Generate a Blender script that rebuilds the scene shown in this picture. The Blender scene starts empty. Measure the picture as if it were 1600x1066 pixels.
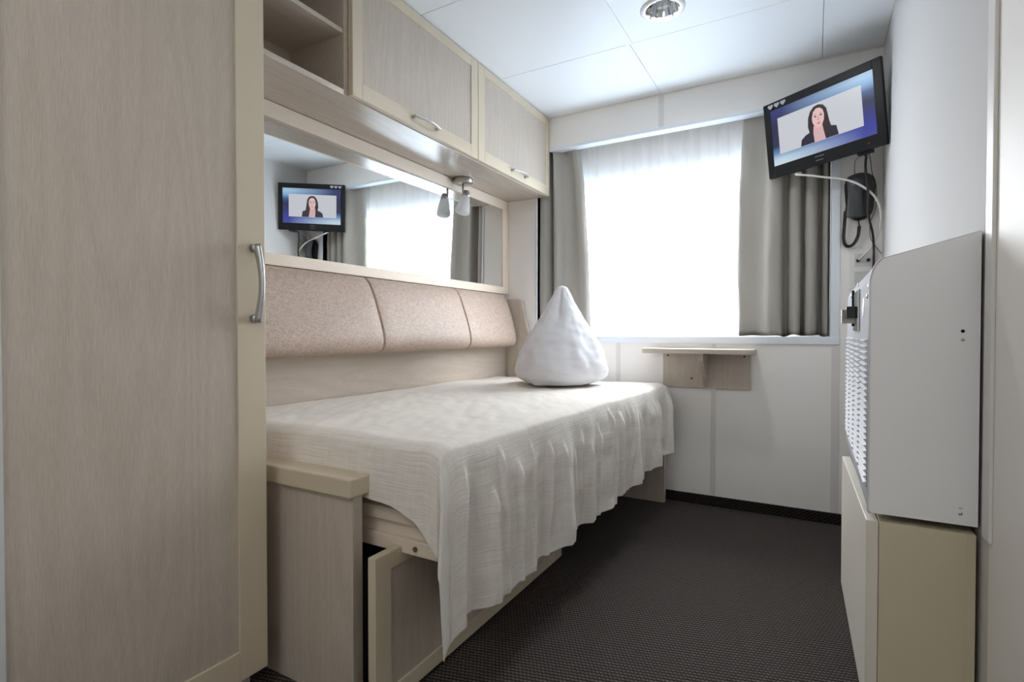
import bpy, bmesh, math, random
from mathutils import Vector, Matrix, noise as mnoise
random.seed(7)
S = bpy.context.scene
COL = S.collection
R = math.radians

# ------------------------------------------------------------------ camera
cam_d = bpy.data.cameras.new('camera'); cam = bpy.data.objects.new('camera', cam_d); COL.objects.link(cam)
cam.location = (0, 0, 0.863)
cam.rotation_euler = (R(90 - 0.874), 0, R(29.554))
cam_d.sensor_width = 36.0; cam_d.sensor_fit = 'HORIZONTAL'; cam_d.lens = 832.16 / 1600 * 36
cam_d.clip_start = 0.02
S.camera = cam

# ------------------------------------------------------------------ world, light, exposure
EXPO = 0.1
W = bpy.data.worlds.new('overcast_sky'); S.world = W; W.use_nodes = True
bg = W.node_tree.nodes['Background']
bg.inputs['Strength'].default_value = 26.5
_wt = W.node_tree; _tc = _wt.nodes.new('ShaderNodeTexCoord'); _sp = _wt.nodes.new('ShaderNodeSeparateXYZ'); _rp = _wt.nodes.new('ShaderNodeValToRGB'); _mr = _wt.nodes.new('ShaderNodeMapRange')
_wt.links.new(_tc.outputs['Generated'], _sp.inputs[0]); _wt.links.new(_sp.outputs['Z'], _mr.inputs[0]); _mr.inputs[1].default_value = -1; _mr.inputs[2].default_value = 1
_wt.links.new(_mr.outputs[0], _rp.inputs[0]); _wt.links.new(_rp.outputs[0], bg.inputs['Color'])
_e = _rp.color_ramp.elements; _e[0].position = .46; _e[0].color = (.235, .30, .38, 1); _e[1].position = .54; _e[1].color = (.95, .98, 1.0, 1)      # bright overcast sky above pale water
def area(name, loc, rot, sx, sy, power, portal=False, color=(1, 1, 1)):
    l = bpy.data.lights.new(name, 'AREA'); l.shape = 'RECTANGLE'; l.size = sx; l.size_y = sy; l.energy = power; l.color = color
    l.cycles.is_portal = portal
    o = bpy.data.objects.new(name, l); o.location = loc; o.rotation_euler = rot; COL.objects.link(o); return o
area('window_light_portal', (-0.67, 3.02, 1.32), (R(-90), 0, 0), 1.5, 0.95, 1, True)
area('ceiling_fill_light', (-0.50, -0.62, 2.055), (0, 0, 0), 0.5, 0.5, 6.3, color=(1.0, .99, .97))      # added fill light behind the camera, brightens the surfaces facing it
S.view_settings.view_transform = 'Standard'; S.view_settings.look = 'None'
S.view_settings.exposure = EXPO; S.view_settings.gamma = 1.0; S.view_settings.use_curve_mapping = False
try:
    S.cycles.max_bounces = 16; S.cycles.diffuse_bounces = 10; S.cycles.glossy_bounces = 6
    S.cycles.transmission_bounces = 8; S.cycles.transparent_max_bounces = 16; S.cycles.caustics_reflective = False
    S.cycles.sample_clamp_indirect = 6.0
except Exception: pass

# ------------------------------------------------------------------ materials
def lin(c): return tuple(((v / 255) / 12.92 if v / 255 <= .04045 else ((v / 255 + .055) / 1.055) ** 2.4) for v in c)
def newmat(name):
    m = bpy.data.materials.new(name); m.use_nodes = True
    nt = m.node_tree; b = nt.nodes['Principled BSDF']; return m, nt, b
def N(nt, t, **kw):
    n = nt.nodes.new(t)
    for k, v in kw.items(): setattr(n, k, v)
    return n
def plain(name, rgb, rough=.5, metal=0, spec=.5, bump=0, bscale=200, var=0.0):
    m, nt, b = newmat(name); c = lin(rgb)
    b.inputs['Base Color'].default_value = (*c, 1); b.inputs['Roughness'].default_value = rough
    b.inputs['Metallic'].default_value = metal; b.inputs['Specular IOR Level'].default_value = spec
    tc = N(nt, 'ShaderNodeTexCoord'); no = N(nt, 'ShaderNodeTexNoise'); no.inputs['Scale'].default_value = bscale
    nt.links.new(tc.outputs['Object'], no.inputs['Vector'])
    if bump:
        bp = N(nt, 'ShaderNodeBump'); bp.inputs['Strength'].default_value = bump; bp.inputs['Distance'].default_value = .002
        nt.links.new(no.outputs['Fac'], bp.inputs['Height']); nt.links.new(bp.outputs['Normal'], b.inputs['Normal'])
    if var:
        n2 = N(nt, 'ShaderNodeTexNoise'); n2.inputs['Scale'].default_value = 6; nt.links.new(tc.outputs['Object'], n2.inputs['Vector'])
        mx = N(nt, 'ShaderNodeMixRGB'); mx.inputs[1].default_value = (*c, 1); mx.inputs[2].default_value = (*[v * (1 - var) for v in c], 1)
        nt.links.new(n2.outputs['Fac'], mx.inputs[0]); nt.links.new(mx.outputs[0], b.inputs['Base Color'])
    return m
def wood(name, light, dark, axis='z', rough=.45, bold=1.0):
    m, nt, b = newmat(name)
    tc = N(nt, 'ShaderNodeTexCoord'); mp = N(nt, 'ShaderNodeMapping')
    sc = {'x': (1, 14, 14), 'y': (14, 1, 14), 'z': (14, 14, 1)}[axis]
    mp.inputs['Scale'].default_value = sc; nt.links.new(tc.outputs['Object'], mp.inputs['Vector'])
    n1 = N(nt, 'ShaderNodeTexNoise'); n1.inputs['Scale'].default_value = 34; n1.inputs['Detail'].default_value = 5; n1.inputs['Roughness'].default_value = .65
    nt.links.new(mp.outputs[0], n1.inputs['Vector'])
    mp2 = N(nt, 'ShaderNodeMapping'); sc2 = {'x': (.5, 6, 6), 'y': (6, .5, 6), 'z': (6, 6, .5)}[axis]; mp2.inputs['Scale'].default_value = sc2
    nt.links.new(tc.outputs['Object'], mp2.inputs['Vector'])
    n2 = N(nt, 'ShaderNodeTexNoise'); n2.inputs['Scale'].default_value = 1.1; n2.inputs['Detail'].default_value = 2
    nt.links.new(mp2.outputs[0], n2.inputs['Vector'])
    # cathedral rings: bands of the large noise field
    ml = N(nt, 'ShaderNodeMath', operation='MULTIPLY'); ml.inputs[1].default_value = 26; nt.links.new(n2.outputs['Fac'], ml.inputs[0])
    fr = N(nt, 'ShaderNodeMath', operation='PINGPONG'); fr.inputs[1].default_value = 1.0; nt.links.new(ml.outputs[0], fr.inputs[0])
    a = N(nt, 'ShaderNodeMath', operation='MULTIPLY'); a.inputs[1].default_value = .16 * bold; nt.links.new(fr.outputs[0], a.inputs[0])
    s = N(nt, 'ShaderNodeMath', operation='ADD'); nt.links.new(n1.outputs['Fac'], s.inputs[0]); nt.links.new(a.outputs[0], s.inputs[1])
    rp = N(nt, 'ShaderNodeValToRGB'); e = rp.color_ramp.elements
    e[0].position = .30; e[0].color = (*lin(dark), 1); e[1].position = .85; e[1].color = (*lin(light), 1)
    nt.links.new(s.outputs[0], rp.inputs[0]); nt.links.new(rp.outputs[0], b.inputs['Base Color'])
    b.inputs['Roughness'].default_value = rough
    bp = N(nt, 'ShaderNodeBump'); bp.inputs['Strength'].default_value = .12; bp.inputs['Distance'].default_value = .001
    nt.links.new(n1.outputs['Fac'], bp.inputs['Height']); nt.links.new(bp.outputs['Normal'], b.inputs['Normal'])
    return m
WL, WD = (203, 192, 179), (180, 167, 153)
wood_v = wood('bleached_oak_upright', WL, WD, 'z')
wood_h = wood('bleached_oak_lengthwise', WL, WD, 'y')
wood_gloss = wood('bleached_oak_lacquered', WL, WD, 'y', rough=.24)
wood_x = wood('bleached_oak_crosswise', WL, WD, 'x')
cream = plain('cream_laminate', (210, 197, 174), .42, var=.04)
cream2 = plain('pale_beech_batten', (228, 214, 197), .5, bump=.1, bscale=90, var=.06)
rwallm = plain('dimmed_side_wall_panel', (206, 205, 204), .75, spec=.12, bump=.03, bscale=300)
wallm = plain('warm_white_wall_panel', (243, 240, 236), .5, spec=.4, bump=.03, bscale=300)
ceilm = plain('white_ceiling_panel', (236, 240, 243), .45, spec=.4)
seamm = plain('grey_panel_joint', (188, 190, 192), .6)
battm = plain('white_cover_strip', (222, 220, 216), .4)
framew = plain('white_window_frame', (226, 233, 240), .35)
chrome = plain('polished_chrome', (215, 215, 215), .12, metal=1)
satin = plain('satin_aluminium', (190, 192, 194), .32, metal=1)
brushed = plain('brushed_nickel', (170, 164, 156), .35, metal=1)
black = plain('black_plastic', (22, 23, 25), .35)
blackg = plain('satin_black_plastic', (20, 22, 26), .36, spec=.3)
dark = plain('dark_gap', (14, 13, 12), .9)
dgrey = plain('charcoal_plastic', (52, 53, 56), .42, bump=.05)
unitm = plain('light_grey_painted_steel', (240, 240, 241), .42, bump=.02, bscale=500)
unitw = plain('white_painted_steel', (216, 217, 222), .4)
cabm = plain('beige_laminate', (206, 195, 168), .45, var=.05)
cabdoor = plain('pale_cream_laminate', (222, 216, 204), .4)
whitep = plain('white_plastic', (228, 226, 224), .4)
red = plain('red_indicator', (190, 40, 30), .4)

def carpet_mat(name, rowscale=2 * math.pi / .0118, ang=-14, c1=(25, 23, 22), c2=(105, 98, 94), rx=0):
    m, nt, b = newmat(name); tc = N(nt, 'ShaderNodeTexCoord'); mp = N(nt, 'ShaderNodeMapping')
    mp.inputs['Rotation'].default_value = (R(rx), 0, R(ang)); nt.links.new(tc.outputs['Object'], mp.inputs['Vector'])
    sp = N(nt, 'ShaderNodeSeparateXYZ'); nt.links.new(mp.outputs[0], sp.inputs[0])
    def M(op, a, bb=None):
        n = N(nt, 'ShaderNodeMath', operation=op)
        for i, q in enumerate((a, bb)):
            if q is None: continue
            if isinstance(q, (int, float)): n.inputs[i].default_value = q
            else: nt.links.new(q, n.inputs[i])
        return n.outputs[0]
    row = M('MULTIPLY', sp.outputs['Y'], rowscale / (2 * math.pi))
    rowi = M('FLOOR', row)
    ph = M('MULTIPLY', rowi, 0.37)
    colv = M('ADD', M('MULTIPLY', sp.outputs['X'], rowscale / (2 * math.pi) * 1.15), ph)
    ry = M('ABSOLUTE', M('SINE', M('MULTIPLY', row, math.pi)))
    cx = M('ABSOLUTE', M('SINE', M('MULTIPLY', colv, math.pi)))
    loop = M('MULTIPLY', M('POWER', ry, .7), M('POWER', M('ADD', M('MULTIPLY', cx, .6), .4), .8))
    no = N(nt, 'ShaderNodeTexNoise'); no.inputs['Scale'].default_value = 420; no.inputs['Detail'].default_value = 3; nt.links.new(tc.outputs['Object'], no.inputs['Vector'])
    no2 = N(nt, 'ShaderNodeTexNoise'); no2.inputs['Scale'].default_value = 60; nt.links.new(tc.outputs['Object'], no2.inputs['Vector'])
    f = M('MULTIPLY', loop, M('ADD', M('MULTIPLY', no.outputs['Fac'], 1.3), M('MULTIPLY', no2.outputs['Fac'], .25)))
    rp = N(nt, 'ShaderNodeValToRGB'); e = rp.color_ramp.elements
    e[0].position = .12; e[0].color = (*lin(c1), 1); e[1].position = .85; e[1].color = (*lin(c2), 1)
    nt.links.new(f, rp.inputs[0]); nt.links.new(rp.outputs[0], b.inputs['Base Color'])
    b.inputs['Roughness'].default_value = .95; b.inputs['Specular IOR Level'].default_value = .1
    bp = N(nt, 'ShaderNodeBump'); bp.inputs['Strength'].default_value = .8; bp.inputs['Distance'].default_value = .004
    nt.links.new(loop, bp.inputs['Height']); nt.links.new(bp.outputs['Normal'], b.inputs['Normal'])
    return m
carpetm = carpet_mat('ribbed_charcoal_carpet')
skirtm = carpet_mat('black_ribbed_carpet_edge', 2 * math.pi / .012, 35, (12, 11, 11), (62, 58, 56), rx=90)

def fabric(name, rgb, rough=.9, trans=0.0, wscale=700, bump=.25, sheen=.2):
    m, nt, b = newmat(name); c = lin(rgb)
    b.inputs['Base Color'].default_value = (*c, 1); b.inputs['Roughness'].default_value = rough; b.inputs['Specular IOR Level'].default_value = .15
    tc = N(nt, 'ShaderNodeTexCoord'); no = N(nt, 'ShaderNodeTexNoise'); no.inputs['Scale'].default_value = wscale
    nt.links.new(tc.outputs['Object'], no.inputs['Vector'])
    bp = N(nt, 'ShaderNodeBump'); bp.inputs['Strength'].default_value = bump; bp.inputs['Distance'].default_value = .001
    nt.links.new(no.outputs['Fac'], bp.inputs['Height']); nt.links.new(bp.outputs['Normal'], b.inputs['Normal'])
    if trans:
        tr = N(nt, 'ShaderNodeBsdfTranslucent'); tr.inputs['Color'].default_value = (*c, 1)
        mx = N(nt, 'ShaderNodeMixShader'); mx.inputs[0].default_value = trans
        out = nt.nodes['Material Output']
        nt.links.new(b.outputs[0], mx.inputs[1]); nt.links.new(tr.outputs[0], mx.inputs[2]); nt.links.new(mx.outputs[0], out.inputs['Surface'])
    return m
curtm = fabric('greige_satin_curtain', (176, 173, 166), .62, trans=.10)
pillowm = fabric('white_cotton', (222, 223, 228), .9, bump=.12)
mattm = fabric('ivory_ticking', (222, 216, 205), .9)

def sheer_mat():
    m, nt, b = newmat('sheer_voile'); nt.nodes.remove(b)
    tr = N(nt, 'ShaderNodeBsdfTranslucent'); tr.inputs['Color'].default_value = (.93, .95, .97, 1)
    di = N(nt, 'ShaderNodeBsdfDiffuse'); di.inputs['Color'].default_value = (.92, .93, .95, 1)
    tp = N(nt, 'ShaderNodeBsdfTransparent')
    m1 = N(nt, 'ShaderNodeMixShader'); m1.inputs[0].default_value = .45
    m2 = N(nt, 'ShaderNodeMixShader'); m2.inputs[0].default_value = .5
    tc = N(nt, 'ShaderNodeTexCoord'); wv = N(nt, 'ShaderNodeTexNoise'); wv.inputs['Scale'].default_value = 900
    nt.links.new(tc.outputs['Object'], wv.inputs['Vector'])
    mm = N(nt, 'ShaderNodeMapRange'); mm.inputs[3].default_value = .4; mm.inputs[4].default_value = .6
    nt.links.new(wv.outputs['Fac'], mm.inputs[0]); nt.links.new(mm.outputs[0], m2.inputs[0])
    nt.links.new(tr.outputs[0], m1.inputs[1]); nt.links.new(di.outputs[0], m1.inputs[2])
    nt.links.new(m1.outputs[0], m2.inputs[1]); nt.links.new(tp.outputs[0], m2.inputs[2])
    nt.links.new(m2.outputs[0], nt.nodes['Material Output'].inputs['Surface']); return m
sheerm = sheer_mat()
def glass_mat():
    m, nt, b = newmat('window_pane'); nt.nodes.remove(b)
    tp = N(nt, 'ShaderNodeBsdfTransparent'); gl = N(nt, 'ShaderNodeBsdfGlossy'); gl.inputs['Roughness'].default_value = .02
    mx = N(nt, 'ShaderNodeMixShader'); mx.inputs[0].default_value = .07
    nt.links.new(tp.outputs[0], mx.inputs[1]); nt.links.new(gl.outputs[0], mx.inputs[2])
    nt.links.new(mx.outputs[0], nt.nodes['Material Output'].inputs['Surface']); return m
glassm = glass_mat()
def mirror_mat():
    m, nt, b = newmat('silvered_mirror'); b.inputs['Base Color'].default_value = (.90, .92, .91, 1)
    b.inputs['Metallic'].default_value = 1; b.inputs['Roughness'].default_value = .0; return m
mirrorm = mirror_mat()
def frosted():
    m, nt, b = newmat('frosted_white_glass'); b.inputs['Base Color'].default_value = (.93, .94, .94, 1); b.inputs['Roughness'].default_value = .35
    tr = N(nt, 'ShaderNodeBsdfTranslucent'); tr.inputs['Color'].default_value = (.9, .9, .9, 1)
    mx = N(nt, 'ShaderNodeMixShader'); mx.inputs[0].default_value = .7
    nt.links.new(b.outputs[0], mx.inputs[1]); nt.links.new(tr.outputs[0], mx.inputs[2]); nt.links.new(mx.outputs[0], nt.nodes['Material Output'].inputs['Surface'])
    return m
frostm = frosted()
def leather():
    m, nt, b = newmat('pinkish_beige_leatherette')
    tc = N(nt, 'ShaderNodeTexCoord'); mp = N(nt, 'ShaderNodeMapping'); mp.inputs['Scale'].default_value = (1, .55, 1); nt.links.new(tc.outputs['Object'], mp.inputs[0])
    no = N(nt, 'ShaderNodeTexNoise'); no.inputs['Scale'].default_value = 150; no.inputs['Detail'].default_value = 4; no.inputs['Distortion'].default_value = 1.5
    nt.links.new(mp.outputs[0], no.inputs['Vector'])
    rp = N(nt, 'ShaderNodeValToRGB'); e = rp.color_ramp.elements
    e[0].position = .35; e[0].color = (*lin((162, 140, 125)), 1); e[1].position = .66; e[1].color = (*lin((190, 172, 160)), 1)
    nt.links.new(no.outputs['Fac'], rp.inputs[0]); nt.links.new(rp.outputs[0], b.inputs['Base Color'])
    b.inputs['Roughness'].default_value = .48; b.inputs['Specular IOR Level'].default_value = .45
    bp = N(nt, 'ShaderNodeBump'); bp.inputs['Strength'].default_value = .35; bp.inputs['Distance'].default_value = .002
    nt.links.new(no.outputs['Fac'], bp.inputs['Height']); nt.links.new(bp.outputs['Normal'], b.inputs['Normal'])
    return m
leatherm = leather()
def spread_mat():
    m, nt, b = newmat('crinkled_cotton_cloth'); uv = N(nt, 'ShaderNodeTexCoord')
    def ridge(sx, sy, dist):
        mp = N(nt, 'ShaderNodeMapping'); mp.inputs['Scale'].default_value = (sx, sy, 1); nt.links.new(uv.outputs['UV'], mp.inputs[0])
        no = N(nt, 'ShaderNodeTexNoise'); no.inputs['Scale'].default_value = 1; no.inputs['Detail'].default_value = 3; no.inputs['Distortion'].default_value = dist
        nt.links.new(mp.outputs[0], no.inputs['Vector']); return no.outputs['Fac']
    r1 = ridge(9, 300, .3); r2 = ridge(80, 16, .4)
    ad = N(nt, 'ShaderNodeMath', operation='MULTIPLY_ADD'); nt.links.new(r2, ad.inputs[0]); ad.inputs[1].default_value = .35; nt.links.new(r1, ad.inputs[2])
    rp = N(nt, 'ShaderNodeValToRGB'); e = rp.color_ramp.elements
    e[0].position = .40; e[0].color = (*lin((216, 208, 198)), 1); e[1].position = .82; e[1].color = (*lin((234, 230, 224)), 1)
    nt.links.new(ad.outputs[0], rp.inputs[0]); nt.links.new(rp.outputs[0], b.inputs['Base Color'])
    b.inputs['Roughness'].default_value = .85; b.inputs['Specular IOR Level'].default_value = .2
    bp = N(nt, 'ShaderNodeBump'); bp.inputs['Strength'].default_value = .38; bp.inputs['Distance'].default_value = .003
    nt.links.new(ad.outputs[0], bp.inputs['Height']); nt.links.new(bp.outputs['Normal'], b.inputs['Normal'])
    return m
spreadm = spread_mat()
def emis(name, rgb, k=1.0):
    m, nt, b = newmat(name); b.inputs['Base Color'].default_value = (0, 0, 0, 1); b.inputs['Roughness'].default_value = .25
    b.inputs['Emission Color'].default_value = (*lin(rgb), 1); b.inputs['Emission Strength'].default_value = k / (2 ** EXPO); return m

# ------------------------------------------------------------------ mesh helpers
class MB:
    def __init__(s): s.bm = bmesh.new()
    def box(s, x0, x1, y0, y1, z0, z1, bev=0.0, seg=2, mi=0):
        r = bmesh.ops.create_cube(s.bm, size=1); vs = r['verts']
        for v in vs: v.co = Vector(((x0 + x1) / 2 + v.co.x * (x1 - x0), (y0 + y1) / 2 + v.co.y * (y1 - y0), (z0 + z1) / 2 + v.co.z * (z1 - z0)))
        fs = {f for v in vs for f in v.link_faces}
        for f in fs: f.material_index = mi
        if bev:
            es = {e for v in vs for e in v.link_edges}
            bmesh.ops.bevel(s.bm, geom=list(es), offset=bev, segments=seg, affect='EDGES', profile=.5)
        return s
    def prism(s, poly, axis, a, b, mi=0, bev=0):
        """poly: 2-D points; axis 'y' -> (x,z); 'x' -> (y,z); 'z' -> (x,y)"""
        def P(p, t): return {'y': (p[0], t, p[1]), 'x': (t, p[0], p[1]), 'z': (p[0], p[1], t)}[axis]
        A = [s.bm.verts.new(P(p, a)) for p in poly]; B = [s.bm.verts.new(P(p, b)) for p in poly]; n = len(poly)
        fs = [s.bm.faces.new(A), s.bm.faces.new(B)]
        for i in range(n): fs.append(s.bm.faces.new((A[i], A[(i + 1) % n], B[(i + 1) % n], B[i])))
        for f in fs: f.material_index = mi
        bmesh.ops.recalc_face_normals(s.bm, faces=fs)
        if bev: bmesh.ops.bevel(s.bm, geom=list({e for f in fs for e in f.edges}), offset=bev, segments=2, affect='EDGES')
        return s
    def tube(s, pts, r, n=10, caps=True, flat=None, mi=0):
        pts = [Vector(p) for p in pts]; rings = []; up = None
        for i, p in enumerate(pts):
            t = (pts[min(i + 1, len(pts) - 1)] - pts[max(i - 1, 0)]).normalized()
            if up is None:
                up = Vector((0, 0, 1)) if abs(t.z) < .9 else Vector((1, 0, 0))
            u = (up - t * up.dot(t)).normalized(); up = u; w = t.cross(u)
            rr = r[i] if isinstance(r, (list, tuple)) else r
            fx, fy = flat if flat else (1, 1)
            rings.append([s.bm.verts.new(p + u * (math.cos(2 * math.pi * k / n) * rr * fx) + w * (math.sin(2 * math.pi * k / n) * rr * fy)) for k in range(n)])
        for a, b in zip(rings, rings[1:]):
            for k in range(n):
                f = s.bm.faces.new((a[k], a[(k + 1) % n], b[(k + 1) % n], b[k])); f.material_index = mi; f.smooth = True
        if caps:
            s.bm.faces.new(rings[0][::-1]).material_index = mi; s.bm.faces.new(rings[-1]).material_index = mi
        return s
    def lathe(s, prof, origin=(0, 0, 0), axis=(0, 0, 1), n=32, mi=0, smooth=True):
        """prof: (radius, height along axis)"""
        ax = Vector(axis).normalized(); u = ax.orthogonal().normalized(); w = ax.cross(u); o = Vector(origin); rings = []
        for r, h in prof:
            if r < 1e-6: rings.append([s.bm.verts.new(o + ax * h)])
            else: rings.append([s.bm.verts.new(o + ax * h + u * (r * math.cos(2 * math.pi * k / n)) + w * (r * math.sin(2 * math.pi * k / n))) for k in range(n)])
        for a, b in zip(rings, rings[1:]):
            for k in range(n):
                k2 = (k + 1) % n
                if len(a) == 1 and len(b) == 1: continue
                if len(a) == 1: vs = (a[0], b[k], b[k2])
                elif len(b) == 1: vs = (a[k], a[k2], b[0])
                else: vs = (a[k], a[k2], b[k2], b[k])
                f = s.bm.faces.new(vs); f.smooth = smooth; f.material_index = mi
        return s
    def grid(s, fn, nu, nv, uv=None, smooth=True):
        V = [[s.bm.verts.new(fn(i / nu, j / nv)) for j in range(nv + 1)] for i in range(nu + 1)]
        lay = s.bm.loops.layers.uv.verify() if uv else None
        for i in range(nu):
            for j in range(nv):
                f = s.bm.faces.new((V[i][j], V[i + 1][j], V[i + 1][j + 1], V[i][j + 1])); f.smooth = smooth
                if uv:
                    for l, (a, b) in zip(f.loops, ((i, j), (i + 1, j), (i + 1, j + 1), (i, j + 1))): l[lay].uv = uv(a / nu, b / nv)
        return s
    def xf(s, M):
        bmesh.ops.transform(s.bm, matrix=M, verts=s.bm.verts); return s
    def build(s, name, mats, parent=None, base=None, smooth=False, recalc=True):
        b = Vector(base) if base is not None else (Vector(parent['_b']) if parent is not None else Vector((0, 0, 0)))
        if recalc: bmesh.ops.recalc_face_normals(s.bm, faces=s.bm.faces)
        for v in s.bm.verts: v.co -= b
        me = bpy.data.meshes.new(name); s.bm.to_mesh(me); s.bm.free()
        if smooth:
            for p in me.polygons: p.use_smooth = True
        for m in (mats if isinstance(mats, (list, tuple)) else [mats]): me.materials.append(m)
        o = bpy.data.objects.new(name, me); COL.objects.link(o)
        o['_b'] = tuple(b)
        if parent is not None: o.parent = parent
        else: o.location = b
        return o
def thing(name, label, cat, base, group=None):
    o = bpy.data.objects.new(name, None); COL.objects.link(o); o.location = base; o['_b'] = tuple(base); o.empty_display_size = .05
    return tag(o, label, cat, group)
def tag(o, label, cat, group=None):
    o['label'] = label; o['category'] = cat
    if group: o['group'] = group
    return o
def struct(o): o['kind'] = 'structure'; return o
def mod(o, kind, **kw):
    m = o.modifiers.new(kind.lower(), kind)
    for k, v in kw.items(): setattr(m, k, v)
    return o
def catmull(P, n=8):
    P = [Vector(p) for p in P]; out = []
    for i in range(len(P) - 1):
        a, b, c, d = P[max(i - 1, 0)], P[i], P[i + 1], P[min(i + 2, len(P) - 1)]
        for k in range(n):
            t = k / n
            out.append(.5 * ((2 * b) + (c - a) * t + (2 * a - 5 * b + 4 * c - d) * t * t + (3 * b - a - 3 * c + d) * t ** 3))
    out.append(P[-1]); return out
def interp(x, xs, ys):
    if x <= xs[0]: return ys[0]
    for i in range(len(xs) - 1):
        if x <= xs[i + 1]: return ys[i] + (ys[i + 1] - ys[i]) * (x - xs[i]) / (xs[i + 1] - xs[i])
    return ys[-1]
def smooth01(t): t = max(0, min(1, t)); return t * t * (3 - 2 * t)

# ------------------------------------------------------------------ room shell
XL, XR, YB, YR, ZC = -1.632, 0.254, 2.797, -1.25, 2.1
WX0, WX1, WZ0, WZ1 = -1.413, 0.063, 0.845, 1.915      # window recess in the back wall
struct(MB().box(XL - .1, XR + .1, YR - .1, 3.2, -.1, 0).build('floor', carpetm))
m = MB()
xs = [XL - .05, -0.697, 0.023, XR + .05]; ys = [YR - .1, 0.45, 1.05, 1.645, 2.25, 3.2]; g = .0009
for i in range(3):
    for j in range(5):
        if (i, j) == (1, 3): continue
        m.box(xs[i] + g, xs[i + 1] - g, ys[j] + g, ys[j + 1] - g, ZC, ZC + .02, .0012, 1)
hx, hy, hr = -.512, 2.068, .069                 # the panel with the lamp's round opening
def sq(a):
    c, q = math.cos(a), math.sin(a); x0, x1, y0, y1 = xs[1] + g - hx, xs[2] - g - hx, ys[3] + g - hy, ys[4] - g - hy
    t = min((x1 / c if c > 1e-9 else x0 / c if c < -1e-9 else 9), (y1 / q if q > 1e-9 else y0 / q if q < -1e-9 else 9)); return (hx + c * t, hy + q * t)
angs = sorted([2 * math.pi * k / 64 for k in range(64)] + [math.atan2(b - hy, a - hx) % (2 * math.pi) for a in (xs[1] + g, xs[2] - g) for b in (ys[3] + g, ys[4] - g)])
R0 = [[m.bm.verts.new((*(sq(a) if o else (hx + hr * math.cos(a), hy + hr * math.sin(a))), z)) for a in angs] for z in (ZC, ZC + .012) for o in (1, 0)]
for k in range(len(angs)):
    k2 = (k + 1) % len(angs)
    for A, B in ((R0[0], R0[1]), (R0[2], R0[3]), (R0[1], R0[3]), (R0[0], R0[2])): m.bm.faces.new((A[k], A[k2], B[k2], B[k]))
m.box(-0.711, -0.683, YR, 2.248, ZC - .0025, ZC + .003, .001, 1)
m.box(XL - .1, XR + .1, YR - .1, 3.2, ZC + .105, ZC + .16, mi=1)
struct(m.build('ceiling', [ceilm, seamm]))
struct(MB().box(XL - .1, XL, YR, 3.2, 0, ZC + .11).build('wall_left', wallm))
struct(MB().box(XR, XR + .1, 1.15, 3.2, 0, ZC + .11).box(XR, XR + .1, YR, 1.15, 0, ZC + .02, mi=1).build('wall_right', [rwallm, wallm]))  # wall tone split for the light: dimmed by the window, paler near panel
struct(MB().box(XL - .1, XR + .1, YR - .1, YR, 0, ZC + .11).build('wall_rear', wallm))
m = MB()
m.box(XL, WX0, YB, 3.0, 0, ZC + .11); m.box(WX1, XR, YB, 3.0, 0, ZC + .11)
m.box(WX0, WX1, YB, 3.0, 0, WZ0); m.box(WX0, WX1, YB, YB + .03, WZ1, ZC + .11)
m.box(WX0, WX1, YB + .03, 3.0, 2.02, ZC + .11)
GX0, GX1, GZ0, GZ1 = -1.33, -0.02, .90, 1.74          # the pane's opening in the hull behind the curtains
m.box(WX0, GX0, 2.93, 3.0, WZ0, 2.03); m.box(GX1, WX1, 2.93, 3.0, WZ0, 2.03)
m.box(GX0, GX1, 2.93, 3.0, WZ0, GZ0); m.box(GX0, GX1, 2.93, 3.0, GZ1, 2.03)
struct(m.build('wall_back', wallm))
struct(MB().box(XL, -1.137, YR + .0, .340, 0, ZC).build('wall_partition', plain('cool_grey_partition', (206, 208, 208), .5)))
# window: white surround, sash and pane
w1 = struct(MB().box(WX0 - .012, WX0, YB - .006, YB + .10, WZ0 - .036, WZ1, .002).box(WX1, WX1 + .036, YB - .006, YB + .10, WZ0 - .036, WZ1, .002)
            .box(WX0 - .012, WX1 + .036, YB - .008, YB + .11, WZ0 - .036, WZ0, .003).build('window_1', framew))
f = MB()
for (a, b, c, d) in ((GX0 - .01, GX0 + .03, GZ0, GZ1), (GX1 - .03, GX1 + .01, GZ0, GZ1), (GX0, GX1, GZ0 - .01, GZ0 + .03), (GX0, GX1, GZ1 - .03, GZ1 + .01)): f.box(a, b, 2.935, 2.975, c, d, .004)
o = struct(f.build('window_frame', framew, w1))
o = struct(MB().box(GX0 + .02, GX1 - .02, 2.952, 2.957, GZ0 + .02, GZ1 - .02).build('window_glass', glassm, w1))
struct(MB().box(-1.334, XR, YB - .012, YB + .05, WZ1 - .006, WZ1 + .012, .003).build('trim_1', framew))        # lip under the valance
m = MB()
m.box(-0.443, -0.421, YB - .004, YB, .05, WZ0 - .037, .001).box(-.934, -.914, YB - .004, YB, .05, WZ0 - .037, .001).box(.070, .10, YB - .004, YB, .05, WZ0 - .037, .001)
m.box(-.71, -.684, YB - .003, YB, WZ1 + .013, ZC - .001, .001)
struct(m.build('trim_2', battm))                                                                                  # cover strips on the back wall
struct(MB().box(XR - .006, XR, 1.128, 1.168, .52, ZC, .002).build('trim_3', battm))
struct(MB().box(XR - .004, XR, 2.30, 2.797, ZC - .006, ZC).box(-1.33, XR, YB - .005, YB, ZC - .006, ZC).build('trim_4', battm))
struct(MB().box(XL, XR, YB - .012, YB, 0, .05, .003).build('baseboard_back', skirtm))

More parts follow.
